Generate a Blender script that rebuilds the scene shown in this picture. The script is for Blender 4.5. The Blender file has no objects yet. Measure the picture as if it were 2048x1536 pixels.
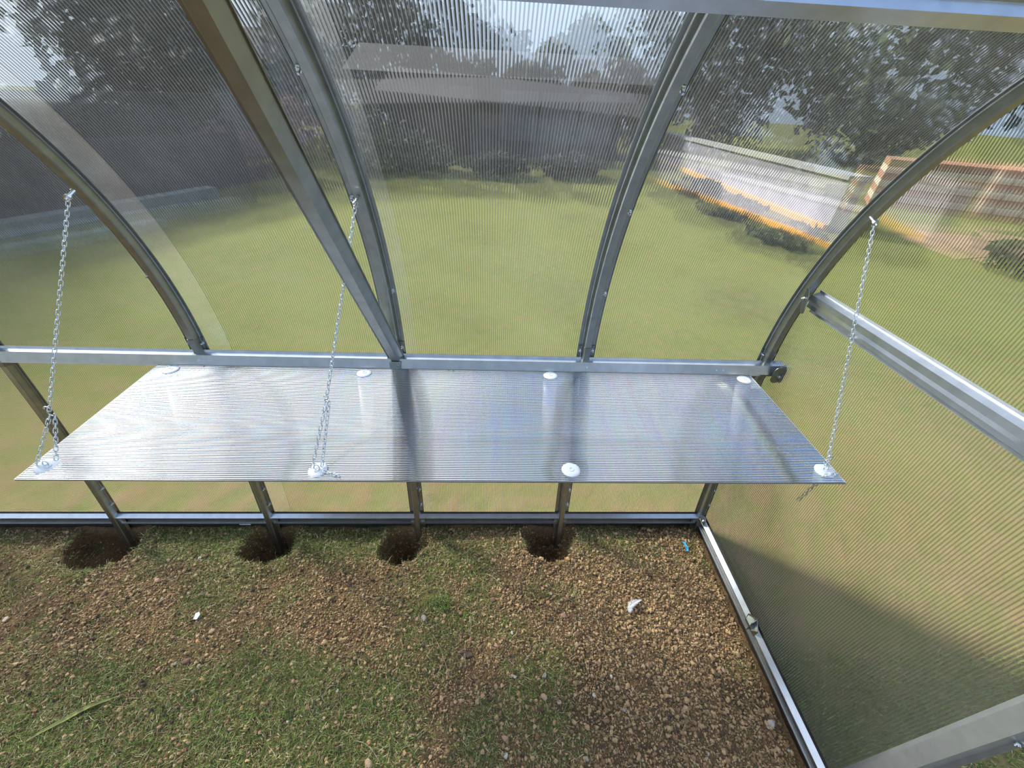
import bpy, math, random
import numpy as np
from mathutils import Vector, Matrix
R = math.radians
scene = bpy.context.scene
COL = scene.collection
random.seed(7)
rng = np.random.default_rng(7)
H = 1.665                                   # camera height over the soil, metres

# ------------------------------------------------------------ camera
YAW, PITCH, ROLL, FPX = 0.0592, 0.6359, 0.0515, 785.2
def make_camera():
    cy, sy, cp, sp = math.cos(YAW), math.sin(YAW), math.cos(PITCH), math.sin(PITCH)
    fw = Vector((sy*cp, cy*cp, -sp)); rt = Vector((cy, -sy, 0)); up = rt.cross(fw)
    cr, sr = math.cos(ROLL), math.sin(ROLL)
    r2 = rt*cr + up*sr; u2 = -rt*sr + up*cr
    m = Matrix(((r2.x, u2.x, -fw.x, 0), (r2.y, u2.y, -fw.y, 0), (r2.z, u2.z, -fw.z, H), (0, 0, 0, 1)))
    cam = bpy.data.cameras.new('camera'); cam.sensor_width = 36; cam.lens = FPX/2048*36; cam.clip_start = 0.01; cam.clip_end = 400
    o = bpy.data.objects.new('camera', cam); o.matrix_world = m; COL.objects.link(o); scene.camera = o
make_camera()
scene.view_settings.view_transform = 'Standard'; scene.view_settings.look = 'None'
scene.view_settings.gamma = 1; scene.view_settings.use_curve_mapping = False
scene.view_settings.exposure = 0.0
scene.cycles.use_denoising = True
scene.cycles.max_bounces = 12; scene.cycles.transparent_max_bounces = 16; scene.cycles.transmission_bounces = 12
scene.cycles.sample_clamp_indirect = 6; scene.cycles.sample_clamp_direct = 14
scene.cycles.blur_glossy = 0.0

# ------------------------------------------------------------ world and sun
SUN_DIR = Vector((-0.66, 0.45, 0.60)).normalized()
w = bpy.data.worlds.new('sky'); scene.world = w; w.use_nodes = True
nt = w.node_tree; nt.nodes.clear()
def N(nt, t, **k):
    n = nt.nodes.new(t)
    for a, b in k.items():
        if a in ('loc',): continue
        if a.startswith('i_'): n.inputs[a[2:].replace('_', ' ')].default_value = b
        else: setattr(n, a, b)
    return n
L = lambda nt, a, b: nt.links.new(a, b)
tc = N(nt, 'ShaderNodeTexCoord'); sp = N(nt, 'ShaderNodeSeparateXYZ'); L(nt, tc.outputs['Generated'], sp.inputs[0])
rmp = N(nt, 'ShaderNodeValToRGB'); L(nt, sp.outputs['Z'], rmp.inputs[0])
e = rmp.color_ramp.elements
e[0].position = 0.0; e[0].color = (0.50, 0.62, 0.80, 1); e[1].position = 0.75; e[1].color = (0.36, 0.58, 1.10, 1)
q = e.new(0.3); q.color = (0.80, 0.98, 1.30, 1)
nz = N(nt, 'ShaderNodeTexNoise', i_Scale=2.2, i_Detail=6.0, i_Roughness=0.6); L(nt, tc.outputs['Generated'], nz.inputs['Vector'])
cr = N(nt, 'ShaderNodeValToRGB'); L(nt, nz.outputs[0], cr.inputs[0]); cr.color_ramp.elements[0].position = 0.45; cr.color_ramp.elements[1].position = 0.70
hk = N(nt, 'ShaderNodeMapRange'); L(nt, sp.outputs['Z'], hk.inputs[0]); hk.inputs['From Min'].default_value = .12; hk.inputs['From Max'].default_value = .40
hy = N(nt, 'ShaderNodeMapRange'); L(nt, sp.outputs['Y'], hy.inputs[0]); hy.inputs['From Min'].default_value = -.3; hy.inputs['From Max'].default_value = .25; hy.inputs['To Min'].default_value = .10
ck0 = N(nt, 'ShaderNodeMath', operation='MULTIPLY'); L(nt, cr.outputs[0], ck0.inputs[0]); L(nt, hy.outputs[0], ck0.inputs[1])
ck = N(nt, 'ShaderNodeMath', operation='MULTIPLY'); L(nt, ck0.outputs[0], ck.inputs[0]); L(nt, hk.outputs[0], ck.inputs[1])
mx = N(nt, 'ShaderNodeMixRGB'); L(nt, ck.outputs[0], mx.inputs[0]); L(nt, rmp.outputs[0], mx.inputs[1]); mx.inputs[2].default_value = (3.4, 3.25, 3.25, 1)
# bright aureole of haze around the sun
vd = N(nt, 'ShaderNodeVectorMath', operation='DOT_PRODUCT'); L(nt, tc.outputs['Generated'], vd.inputs[0]); vd.inputs[1].default_value = tuple(SUN_DIR)
vc = N(nt, 'ShaderNodeMath', operation='MAXIMUM'); L(nt, vd.outputs['Value'], vc.inputs[0]); vc.inputs[1].default_value = 0
vp = N(nt, 'ShaderNodeMath', operation='POWER'); L(nt, vc.outputs[0], vp.inputs[0]); vp.inputs[1].default_value = 7
v2 = N(nt, 'ShaderNodeMath', operation='POWER'); L(nt, vc.outputs[0], v2.inputs[0]); v2.inputs[1].default_value = 60
vs = N(nt, 'ShaderNodeMath', operation='MULTIPLY_ADD'); L(nt, v2.outputs[0], vs.inputs[0]); vs.inputs[1].default_value = 9.0
vm_ = N(nt, 'ShaderNodeMath', operation='MULTIPLY'); L(nt, vp.outputs[0], vm_.inputs[0]); vm_.inputs[1].default_value = 1.6; L(nt, vm_.outputs[0], vs.inputs[2])
ag = N(nt, 'ShaderNodeMixRGB', blend_type='ADD'); ag.inputs[0].default_value = 1; L(nt, mx.outputs[0], ag.inputs[1]); L(nt, vs.outputs[0], ag.inputs[2])
bg = N(nt, 'ShaderNodeBackground', i_Strength=1.30); L(nt, ag.outputs[0], bg.inputs[0])
wo = N(nt, 'ShaderNodeOutputWorld'); L(nt, bg.outputs[0], wo.inputs[0])
sl = bpy.data.lights.new('sun', 'SUN'); sl.energy = 15.5; sl.angle = R(8.0); sl.color = (1.0, 0.95, 0.86)
so = bpy.data.objects.new('sun', sl); so.rotation_euler = SUN_DIR.to_track_quat('Z', 'Y').to_euler(); so.location = (-6, 4, 6); COL.objects.link(so)

# ------------------------------------------------------------ helpers
def tag(o, label=None, cat=None, group=None, kind=None):
    if label: o['label'] = label
    if cat: o['category'] = cat
    if group: o['group'] = group
    if kind: o['kind'] = kind
    return o
def empty(name, loc=(0, 0, 0), rz=0):
    o = bpy.data.objects.new(name, None); o.location = loc; o.rotation_euler = (0, 0, rz); o.empty_display_size = 0.05; COL.objects.link(o); return o
class MB:
    def __init__(s): s.v = []; s.f = []; s.m = []; s.uv = None
    def add(s, v, f, m=0):
        b = len(s.v); s.v += [tuple(p) for p in v]; s.f += [tuple(i+b for i in q) for q in f]; s.m += [m]*len(f); return s
    def box(s, x0, x1, y0, y1, z0, z1, m=0):
        v = [(x, y, z) for x in (x0, x1) for y in (y0, y1) for z in (z0, z1)]
        return s.add(v, [(0, 1, 3, 2), (4, 6, 7, 5), (0, 4, 5, 1), (2, 3, 7, 6), (0, 2, 6, 4), (1, 5, 7, 3)], m)
    def sweep(s, prof, path, A, B, closed=False, cap=False, m=0):
        """prof: 2D points; path: centres; A, B: per-point frame vectors"""
        n = len(prof); vs = []
        for P, a, b in zip(path, A, B):
            for (u, w_) in prof: vs.append(Vector(P) + Vector(a)*u + Vector(b)*w_)
        fs = []
        k = n if closed else n-1
        for i in range(len(path)-1):
            for j in range(k):
                j2 = (j+1) % n
                fs.append((i*n+j, i*n+j2, (i+1)*n+j2, (i+1)*n+j))
        if cap and closed:
            fs.append(tuple(range(n))[::-1]); fs.append(tuple((len(path)-1)*n+j for j in range(n)))
        return s.add(vs, fs, m)
    def tube(s, path, r, n=8, closed=False, m=0):
        path = [Vector(p) for p in path]; k = len(path); A = []; B = []; up = None
        for i in range(k):
            if closed: t = path[(i+1) % k]-path[i-1]
            else: t = path[min(i+1, k-1)]-path[max(i-1, 0)]
            t.normalize()
            if up is None: up = Vector((0, 0, 1)) if abs(t.z) < 0.9 else Vector((1, 0, 0))
            a = t.cross(up).normalized(); b = a.cross(t).normalized(); up = b; A.append(a); B.append(b)
        rr = r if hasattr(r, '__len__') else [r]*k
        vs = []
        for i in range(k):
            for j in range(n):
                an = 2*math.pi*j/n; vs.append(path[i]+A[i]*math.cos(an)*rr[i]+B[i]*math.sin(an)*rr[i])
        fs = [(i*n+j, i*n+(j+1) % n, ((i+1) % k)*n+(j+1) % n, ((i+1) % k)*n+j) for i in range(k if closed else k-1) for j in range(n)]
        if not closed: fs += [tuple(range(n))[::-1], tuple((k-1)*n+j for j in range(n))]
        return s.add(vs, fs, m)
    def lathe(s, prof, P, Z, n=20, m=0):
        Z = Vector(Z).normalized(); X = Z.orthogonal().normalized(); Y = Z.cross(X); P = Vector(P); vs = []
        for (r, h) in prof:
            for j in range(n):
                a = 2*math.pi*j/n; vs.append(P+Z*h+X*(r*math.cos(a))+Y*(r*math.sin(a)))
        k = len(prof)
        fs = [(i*n+j, i*n+(j+1) % n, (i+1)*n+(j+1) % n, (i+1)*n+j) for i in range(k-1) for j in range(n)]
        fs += [tuple(range(n))[::-1], tuple((k-1)*n+j for j in range(n))]
        return s.add(vs, fs, m)
    def build(s, name, mat, parent=None, smooth=False, solid=0, bevel=0):
        me = bpy.data.meshes.new(name); me.from_pydata([tuple(p) for p in s.v], [], s.f); me.update()
        mats = mat if isinstance(mat, (list, tuple)) else [mat]
        for q in mats: me.materials.append(q)
        if len(mats) > 1: me.polygons.foreach_set('material_index', s.m)
        if smooth: me.polygons.foreach_set('use_smooth', [True]*len(me.polygons))
        o = bpy.data.objects.new(name, me); COL.objects.link(o)
        if parent: o.parent = parent
        if solid:
            md = o.modifiers.new('thickness', 'SOLIDIFY'); md.thickness = solid; md.offset = 0
        if bevel:
            md = o.modifiers.new('bevel', 'BEVEL'); md.width = bevel; md.segments = 2
        return o
def np_mesh(name, V, F, mat, parent=None, smooth=False, midx=None):
    """V (n,3), F (m,k) fixed-size faces"""
    me = bpy.data.meshes.new(name); V = np.ascontiguousarray(V, dtype=np.float32); F = np.ascontiguousarray(F, dtype=np.int32)
    k = F.shape[1]
    me.vertices.add(len(V)); me.vertices.foreach_set('co', V.ravel())
    me.loops.add(F.size); me.loops.foreach_set('vertex_index', F.ravel())
    me.polygons.add(len(F)); me.polygons.foreach_set('loop_start', np.arange(0, F.size, k, dtype=np.int32))
    for q in (mat if isinstance(mat, (list, tuple)) else [mat]): me.materials.append(q)
    if midx is not None: me.polygons.foreach_set('material_index', np.ascontiguousarray(midx, dtype=np.int32))
    me.polygons.foreach_set('use_smooth', [smooth]*len(F))
    me.update(calc_edges=True); me.validate()
    o = bpy.data.objects.new(name, me); COL.objects.link(o)
    if parent: o.parent = parent
    return o

# value noise shared by ground shape and scattering
_G = rng.random((256, 256))
def vnoise(x, y, s):
    x = np.asarray(x)*s+40.3; y = np.asarray(y)*s+71.7
    xi = np.floor(x).astype(int); yi = np.floor(y).astype(int); fx = x-xi; fy = y-yi
    fx = fx*fx*(3-2*fx); fy = fy*fy*(3-2*fy)
    g = lambda a, b: _G[a % 256, b % 256]
    return (g(xi, yi)*(1-fx)*(1-fy)+g(xi+1, yi)*fx*(1-fy)+g(xi, yi+1)*(1-fx)*fy+g(xi+1, yi+1)*fx*fy)-0.5
PITS = [(-1.70, 1.025, .105), (-0.995, 1.02, .085), (-0.40, 1.01, .075), (0.275, 1.03, .085)]
YEDGE = 1.094
def ground(x, y):
    x = np.asarray(x, float); y = np.asarray(y, float)
    h = vnoise(x, y, 2.3)*.022+vnoise(x, y, 7)*.012+vnoise(x, y, 21)*.007+vnoise(x, y, 60)*.005+vnoise(x, y, 130)*.003
    for (a, b, r) in PITS:
        d = np.sqrt(((x-a)/1.15)**2+(y-b)**2)+vnoise(x, y, 25)*.03
        h = h-0.16*np.clip(1.25-d/r, 0, 1)**0.6*(d < r*1.25)*np.clip((YEDGE-y)/.014, 0, 1)
        h = h+0.012*np.exp(-((d-r*1.4)/.03)**2)
    return h
gz = lambda x, y: float(ground(x, y))

# ------------------------------------------------------------ materials
def mat(name):
    m = bpy.data.materials.new(name); m.use_nodes = True; m.node_tree.nodes.clear()
    return m, m.node_tree
def out(nt, sh): o = N(nt, 'ShaderNodeOutputMaterial'); L(nt, sh, o.inputs[0])
def simple(name, col, rough=.6, metal=0, noise=0, nscale=20, bump=0, spec=.5, col2=None):
    m, nt = mat(name); b = N(nt, 'ShaderNodeBsdfPrincipled', i_Roughness=rough, i_Metallic=metal); b.inputs['Specular IOR Level'].default_value = spec
    b.inputs['Base Color'].default_value = (*col, 1)
    if noise or bump:
        t = N(nt, 'ShaderNodeTexCoord'); z = N(nt, 'ShaderNodeTexNoise', i_Scale=nscale, i_Detail=5.0); L(nt, t.outputs['Object'], z.inputs['Vector'])
        if noise:
            r = N(nt, 'ShaderNodeValToRGB'); L(nt, z.outputs[0], r.inputs[0]); c2 = col2 or tuple(c*(1-noise) for c in col)
            r.color_ramp.elements[0].position = .35; r.color_ramp.elements[1].position = .65
            r.color_ramp.elements[0].color = (*c2, 1); r.color_ramp.elements[1].color = (*col, 1); L(nt, r.outputs[0], b.inputs['Base Color'])
        if bump:
            bp = N(nt, 'ShaderNodeBump', i_Strength=bump, i_Distance=0.01); L(nt, z.outputs[0], bp.inputs['Height']); L(nt, bp.outputs[0], b.inputs['Normal'])
    out(nt, b.outputs[0]); return m
GALV = simple('galvanised_steel', (.38, .40, .375), .33, .96, .16, 35, .02)
GALV_DULL = simple('galvanised_steel_dull', (.28, .29, .27), .42, .9, .25, 30, .04)
GALV_DIRTY_SHADE = simple('galvanised_steel_dirty_shade', (.085, .08, .07), .5, .75, .35, 45, .02)
GALV_POST = simple('galvanised_steel_post', (.50, .54, .56), .38, .7, .12, 30, .02)
GALV_BRIGHT = simple('galvanised_steel_bright', (.62, .66, .70), .29, .97, .12, 30, .015)
ZINC = simple('bright_zinc', (.72, .76, .77), .22, 1)
WASHER = simple('white_plastic', (.62, .64, .66), .28, 0)
RUBBER = simple('clear_bung', (.62, .66, .70), .2, 0)
STICKER = simple('sticker_paper', (.72, .74, .78), .5)
INK = simple('sticker_ink', (.18, .20, .26), .6)
BLUE = simple('blue_tape', (.05, .30, .52), .5)
def ribs(nt, pitch, axis='X', strength=.6, dist=.002, nz_amp=2.0):
    t = N(nt, 'ShaderNodeUVMap'); s = N(nt, 'ShaderNodeSeparateXYZ'); L(nt, t.outputs[0], s.inputs[0])
    a = N(nt, 'ShaderNodeMath', operation='MULTIPLY'); L(nt, s.outputs[axis], a.inputs[0]); a.inputs[1].default_value = 2*math.pi/pitch
    sn = N(nt, 'ShaderNodeMath', operation='SINE'); L(nt, a.outputs[0], sn.inputs[0])
    # slow waviness of the thin skins between the ribs
    mp = N(nt, 'ShaderNodeMapping'); L(nt, t.outputs[0], mp.inputs[0]); mp.inputs['Scale'].default_value = (30, 1.4, 1) if axis == 'X' else (1.4, 30, 1)
    z = N(nt, 'ShaderNodeTexNoise', i_Scale=1.0, i_Detail=3.0); L(nt, mp.outputs[0], z.inputs['Vector'])
    zm = N(nt, 'ShaderNodeMath', operation='MULTIPLY'); L(nt, z.outputs[0], zm.inputs[0]); zm.inputs[1].default_value = nz_amp
    ad = N(nt, 'ShaderNodeMath', operation='ADD'); L(nt, sn.outputs[0], ad.inputs[0]); L(nt, zm.outputs[0], ad.inputs[1])
    bp = N(nt, 'ShaderNodeBump', i_Strength=strength, i_Distance=dist); L(nt, ad.outputs[0], bp.inputs['Height'])
    return sn, bp, t
def poly_mat(name, pitch, axis, haze=.010, clear=.42, rough=.10, ior=1.06, gloss=.42, tint=(.84, .87, .85), strength=.7, dist=.002, rib_dark=.42, ribhaze=5.0, grough=.13, glines=False):
    m, nt = mat(name); sn, bp, t = ribs(nt, pitch, axis, strength, dist, .8 if glines else 2.0)
    th = N(nt, 'ShaderNodeMapRange'); L(nt, sn.outputs[0], th.inputs[0]); th.inputs['From Min'].default_value = -.2; th.inputs['From Max'].default_value = 1
    th.inputs['To Min'].default_value = 1; th.inputs['To Max'].default_value = rib_dark
    vm = N(nt, 'ShaderNodeVectorMath', operation='SCALE'); vm.inputs[0].default_value = tint; L(nt, th.outputs[0], vm.inputs['Scale'])
    tr = N(nt, 'ShaderNodeBsdfTransparent'); L(nt, vm.outputs[0], tr.inputs[0])
    bp2 = N(nt, 'ShaderNodeBump', i_Strength=1.0, i_Distance=.0035); L(nt, bp.inputs['Height'].links[0].from_socket, bp2.inputs['Height'])
    rf = N(nt, 'ShaderNodeBsdfRefraction', i_IOR=ior, i_Roughness=rough); L(nt, bp2.outputs[0], rf.inputs['Normal']); L(nt, vm.outputs[0], rf.inputs['Color'])
    m1 = N(nt, 'ShaderNodeMixShader'); m1.inputs[0].default_value = 1-clear; L(nt, tr.outputs[0], m1.inputs[1]); L(nt, rf.outputs[0], m1.inputs[2])
    tl = N(nt, 'ShaderNodeBsdfTranslucent'); tl.inputs[0].default_value = (.8, .84, .84, 1)
    df = N(nt, 'ShaderNodeBsdfDiffuse'); df.inputs[0].default_value = (.8, .84, .84, 1)
    m0 = N(nt, 'ShaderNodeMixShader'); m0.inputs[0].default_value = .4; L(nt, tl.outputs[0], m0.inputs[1]); L(nt, df.outputs[0], m0.inputs[2])
    m2 = N(nt, 'ShaderNodeMixShader'); L(nt, m1.outputs[0], m2.inputs[1]); L(nt, m0.outputs[0], m2.inputs[2])
    # dust and scuffs: a slightly uneven haze
    nz = N(nt, 'ShaderNodeTexNoise', i_Scale=3.0, i_Detail=6.0, i_Roughness=.65); L(nt, t.outputs[0], nz.inputs['Vector'])
    hz = N(nt, 'ShaderNodeMapRange'); L(nt, nz.outputs[0], hz.inputs[0]); hz.inputs['From Min'].default_value = .35; hz.inputs['From Max'].default_value = .75
    hz.inputs['To Min'].default_value = haze*.6; hz.inputs['To Max'].default_value = haze*1.7; rh = N(nt, 'ShaderNodeMapRange'); L(nt, sn.outputs[0], rh.inputs[0]); rh.inputs['From Min'].default_value = .1; rh.inputs['To Min'].default_value = 1; rh.inputs['To Max'].default_value = ribhaze
    hm = N(nt, 'ShaderNodeMath', operation='MULTIPLY'); L(nt, hz.outputs[0], hm.inputs[0]); L(nt, rh.outputs[0], hm.inputs[1]); L(nt, hm.outputs[0], m2.inputs[0])
    gl = N(nt, 'ShaderNodeBsdfGlossy', i_Roughness=grough); gl.inputs[0].default_value = (1, 1, 1, 1); L(nt, bp.outputs[0], gl.inputs['Normal'])
    fr = N(nt, 'ShaderNodeLayerWeight', i_Blend=.5)
    pw = N(nt, 'ShaderNodeMath', operation='POWER'); L(nt, fr.outputs['Facing'], pw.inputs[0]); pw.inputs[1].default_value = 3.2
    ma = N(nt, 'ShaderNodeMath', operation='MULTIPLY_ADD'); L(nt, pw.outputs[0], ma.inputs[0]); ma.inputs[1].default_value = .75*gloss; ma.inputs[2].default_value = .10*gloss; ma.use_clamp = True
    g_out = ma
    if glines:      # faint rainbow tint of the thin reflective skin
        mpi = N(nt, 'ShaderNodeMapping'); L(nt, t.outputs[0], mpi.inputs[0]); mpi.inputs['Scale'].default_value = (38, 3.0, 1)
        ni = N(nt, 'ShaderNodeTexNoise', i_Scale=1.0, i_Detail=4.0); L(nt, mpi.outputs[0], ni.inputs['Vector'])
        hs = N(nt, 'ShaderNodeMixRGB'); hs.inputs[0].default_value = .20; hs.inputs[1].default_value = (1, 1, 1, 1); L(nt, ni.outputs['Color'], hs.inputs[2])
        hv = N(nt, 'ShaderNodeHueSaturation'); hv.inputs['Saturation'].default_value = 1.5; hv.inputs['Value'].default_value = 1.08; L(nt, hs.outputs[0], hv.inputs['Color']); L(nt, hv.outputs[0], gl.inputs[0])
    if glines:      # the web walls of the shelf break the reflection into fine lines
        gm = N(nt, 'ShaderNodeMapRange'); L(nt, sn.outputs[0], gm.inputs[0]); gm.inputs['From Min'].default_value = -.6; gm.inputs['From Max'].default_value = .9; gm.inputs['To Min'].default_value = 1; gm.inputs['To Max'].default_value = .22
        g_out = N(nt, 'ShaderNodeMath', operation='MULTIPLY', use_clamp=True); L(nt, ma.outputs[0], g_out.inputs[0]); L(nt, gm.outputs[0], g_out.inputs[1])
    m3 = N(nt, 'ShaderNodeMixShader'); L(nt, g_out.outputs[0], m3.inputs[0]); L(nt, m2.outputs[0], m3.inputs[1]); L(nt, gl.outputs[0], m3.inputs[2])
    out(nt, m3.outputs[0]); return m
POLY = poly_mat('polycarbonate_sheet', .0070, 'X')
POLY_END = poly_mat('polycarbonate_end', .0070, 'X', haze=.016)
POLY_SHELF = poly_mat('polycarbonate_shelf', .0060, 'Y', haze=.004, clear=.4, gloss=7.0, strength=.5, dist=.0010, tint=(.22, .23, .26), rib_dark=.55, grough=.028, ribhaze=1.0, glines=True)
def soil_mat():
    m, nt = mat('soil'); t = N(nt, 'ShaderNodeTexCoord'); b = N(nt, 'ShaderNodeBsdfPrincipled', i_Roughness=.95)
    b.inputs['Specular IOR Level'].default_value = .1
    n1 = N(nt, 'ShaderNodeTexNoise', i_Scale=3.2, i_Detail=8.0, i_Roughness=.65); n2 = N(nt, 'ShaderNodeTexNoise', i_Scale=160.0, i_Detail=4.0)
    L(nt, t.outputs['Object'], n1.inputs['Vector']); L(nt, t.outputs['Object'], n2.inputs['Vector'])
    r = N(nt, 'ShaderNodeValToRGB'); L(nt, n1.outputs[0], r.inputs[0]); e = r.color_ramp.elements
    e[0].position = .32; e[0].color = (.085, .05, .028, 1); e[1].position = .7; e[1].color = (.22, .135, .065, 1); k = e.new(.5); k.color = (.19, .12, .06, 1)  # base tone kept below the crumbs' to paint shade between them
    r2 = N(nt, 'ShaderNodeValToRGB'); L(nt, n2.outputs[0], r2.inputs[0]); r2.color_ramp.elements[0].position = .3; r2.color_ramp.elements[0].color = (.45, .45, .45, 1); r2.color_ramp.elements[1].position = .7
    mm = N(nt, 'ShaderNodeMixRGB', blend_type='MULTIPLY'); mm.inputs[0].default_value = 1; L(nt, r.outputs[0], mm.inputs[1]); L(nt, r2.outputs[0], mm.inputs[2]); L(nt, mm.outputs[0], b.inputs['Base Color'])
    bp = N(nt, 'ShaderNodeBump', i_Strength=.8, i_Distance=.006); L(nt, n2.outputs[0], bp.inputs['Height']); L(nt, bp.outputs[0], b.inputs['Normal'])
    out(nt, b.outputs[0]); return m
SOIL = soil_mat()
def leafy(name, col, var=.35, rough=.7, trans=.25):
    m, nt = mat(name); oi = N(nt, 'ShaderNodeTexCoord'); z = N(nt, 'ShaderNodeTexNoise', i_Scale=60.0, i_Detail=2.0); L(nt, oi.outputs['Object'], z.inputs['Vector'])
    r = N(nt, 'ShaderNodeValToRGB'); L(nt, z.outputs[0], r.inputs[0]); r.color_ramp.elements[0].position = .35; r.color_ramp.elements[1].position = .65
    r.color_ramp.elements[0].color = (*[c*(1-var) for c in col], 1); r.color_ramp.elements[1].color = (*[min(1, c*(1+var)) for c in col], 1)
    d = N(nt, 'ShaderNodeBsdfPrincipled', i_Roughness=rough); L(nt, r.outputs[0], d.inputs['Base Color']); d.inputs['Specular IOR Level'].default_value = .3
    t = N(nt, 'ShaderNodeBsdfTranslucent'); L(nt, r.outputs[0], t.inputs[0])
    mxx = N(nt, 'ShaderNodeMixShader'); mxx.inputs[0].default_value = trans; L(nt, d.outputs[0], mxx.inputs[1]); L(nt, t.outputs[0], mxx.inputs[2])
    out(nt, mxx.outputs[0]); return m
G_GREEN = leafy('grass_green', (.15, .235, .045)); G_OLIVE = leafy('grass_olive', (.24, .25, .075)); G_STRAW = leafy('grass_straw', (.50, .42, .25)); G_DARK = leafy('grass_dark', (.06, .105, .03))
CRUMB = [simple('crumb_brown', (.31, .185, .09), .9, 0, .4, 300), simple('crumb_tan', (.50, .33, .165), .9, 0, .3, 300), simple('crumb_dark', (.09, .06, .036), .9, 0, .3, 300)]
STN = {'tan': simple('stone_tan', (.45, .31, .18), .8, 0, .35, 120, .3), 'pale': simple('stone_pale', (.42, .33, .23), .8, 0, .25, 120, .3), 'white': simple('stone_white', (.50, .46, .39), .6, 0, .12, 90, .2),
       'pink': simple('stone_pink', (.46, .27, .19), .85, 0, .3, 120, .3), 'brown': simple('stone_brown', (.21, .12, .075), .9, 0, .4, 120, .4), 'orange': simple('stone_orange', (.55, .30, .12), .8, 0, .3, 120, .3), 'grey': simple('stone_grey', (.34, .30, .25), .8, 0, .3, 120, .3)}

# ------------------------------------------------------------ arch curve (y, z) of the greenhouse section
XB, S = -0.3395, 0.667
YR, ZR, TH0 = 1.1642, -0.7808+H, -0.0532
YC = -0.30                                    # centre line of the house
def build_curve():
    k = lambda s: 0.6977+0.6034*s-0.2243*s*s
    ds = .01; pts = [(YR, ZR, TH0)]; y, z, th, s = YR, ZR, TH0, 0
    while s < 0.97:
        th += k(s+ds/2)*ds; y -= math.sin(th)*ds; z += math.cos(th)*ds; s += ds; pts.append((y, z, th))
    Rr = (y-YC)/math.cos(th); th1 = th; yb, zb = y, z; n = 70
    for i in range(1, n+1):
        t = th1+(math.pi/2-th1)*i/n
        pts.append((YC+Rr*math.cos(t), zb+Rr*(math.sin(t)-math.sin(th1)), t))
    low = []; y, z, th, s = YR, ZR, TH0, 0
    while z > -0.13:
        th -= .1022*ds; y += math.sin(th)*ds; z -= math.cos(th)*ds; low.append((y, z, th))
    half = low[::-1]+pts
    full = half+[(2*YC-a, b, math.pi-c) for (a, b, c) in half[-2::-1]]
    return half, full
HALF, FULL = build_curve()
def at_z(z):                                  # y and angle on the camera-facing (back) half at height z
    b = min((p for p in HALF), key=lambda p: abs(p[1]-z)); return b
def offset(curve, d, zmin=None):              # d > 0 outward
    o = [(y+math.cos(t)*d, z+math.sin(t)*d, t) for (y, z, t) in curve]
    return [p for p in o if zmin is None or p[1] >= zmin]
HX = [XB+S*k for k in range(-4, 3)]           # seven arches
XE, XW = HX[-1], HX[0]
ZBASE = 0.045
def arc_points(curve, dmin):
    pts = [curve[0]]
    for p in curve[1:]:
        if math.hypot(p[0]-pts[-1][0], p[1]-pts[-1][1]) >= dmin: pts.append(p)
    if pts[-1] != curve[-1]: pts.append(curve[-1])
    return pts
# hat profile: (across, outward)
HAT = [(-.0315, .018), (-.030, .0205), (-.019, .0215), (-.0165, .019), (-.0115, .002), (-.009, 0), (.009, 0), (.0115, .002), (.0165, .019), (.019, .0215), (.030, .0205), (.0315, .018)]
HATW = [(-.030, .024), (-.021, .024), (-.0165, 0), (.0165, 0), (.021, .024), (.030, .024)]
def hat_arch(x, curve, prof=HAT, grow=0):
    mb = MB(); c = arc_points(curve, .025)
    mb.sweep([(u, v-grow) for u, v in prof], [(x, y, z) for y, z, t in c], [(1, 0, 0)]*len(c), [(0, math.cos(t), math.sin(t)) for y, z, t in c])
    return mb
def bolt(parent, P, nrm, name='bolt', s=1.0):
    mb = MB(); r = .0055*s
    mb.lathe([(r*1.35, 0), (r*1.35, .0012), (r, .0012), (r, .006*s), (.0028*s, .006*s), (.0028*s, .014*s)], P, nrm, 6)
    return mb.build(name, ZINC, parent)

# ------------------------------------------------------------ the greenhouse frame
ARCH_LABELS = {0: 'galvanised steel arch at the far left end of the greenhouse', 1: 'galvanised steel arch, second one from the left end of the greenhouse',
  2: 'dull steel arch leg showing left of the shelf under the long rail', 3: 'curved steel arch carrying the left chain, beside the sheet overlap',
  4: 'curved steel arch carrying the middle chain, behind the straight brace', 5: 'curved steel arch between the middle chain arch and the end wall, without a chain',
  6: 'curved steel arch at the end wall, with the right chain and rounded bracket'}
BOLT_S = {3: [(1.43, -1), (1.185, -1)], 4: [(1.675, -1), (1.435, -1), (1.155, 1)], 5: [(1.675, 1), (1.42, 1), (1.165, 1)], 6: [(1.435, 1), (1.62, 1)]}
for i, x in enumerate(HX):
    a = tag(empty('greenhouse_arch', (0, 0, 0)), ARCH_LABELS[i], 'arch', 'steel arches of the greenhouse')
    hat_arch(x, FULL).build('arch_profile', GALV, a, solid=.0012)
    # sleeve joining the leg and the roof piece just above the rail
    for mirror in (0, 1):
        c = [p for p in HALF if 0.84 < p[1] < 0.965]
        if mirror: c = [(2*YC-y, z, math.pi-t) for y, z, t in c]
        hat_arch(x, c, grow=.0022).build('joint_sleeve', GALV_DULL, a, solid=.0014)
    for (z, sx) in [(0.945, -1), (0.945, 1), (.25, 1), (.16, 1), (.40, -1)]+BOLT_S.get(i, []):
        y, zz, t = at_z(z); P = Vector((x+sx*.0225, y+math.cos(t)*.0195, zz+math.sin(t)*.0195))
        bolt(a, P, (0, -math.cos(t), -math.sin(t)))
    a.location = (0, 0, 0)

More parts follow.
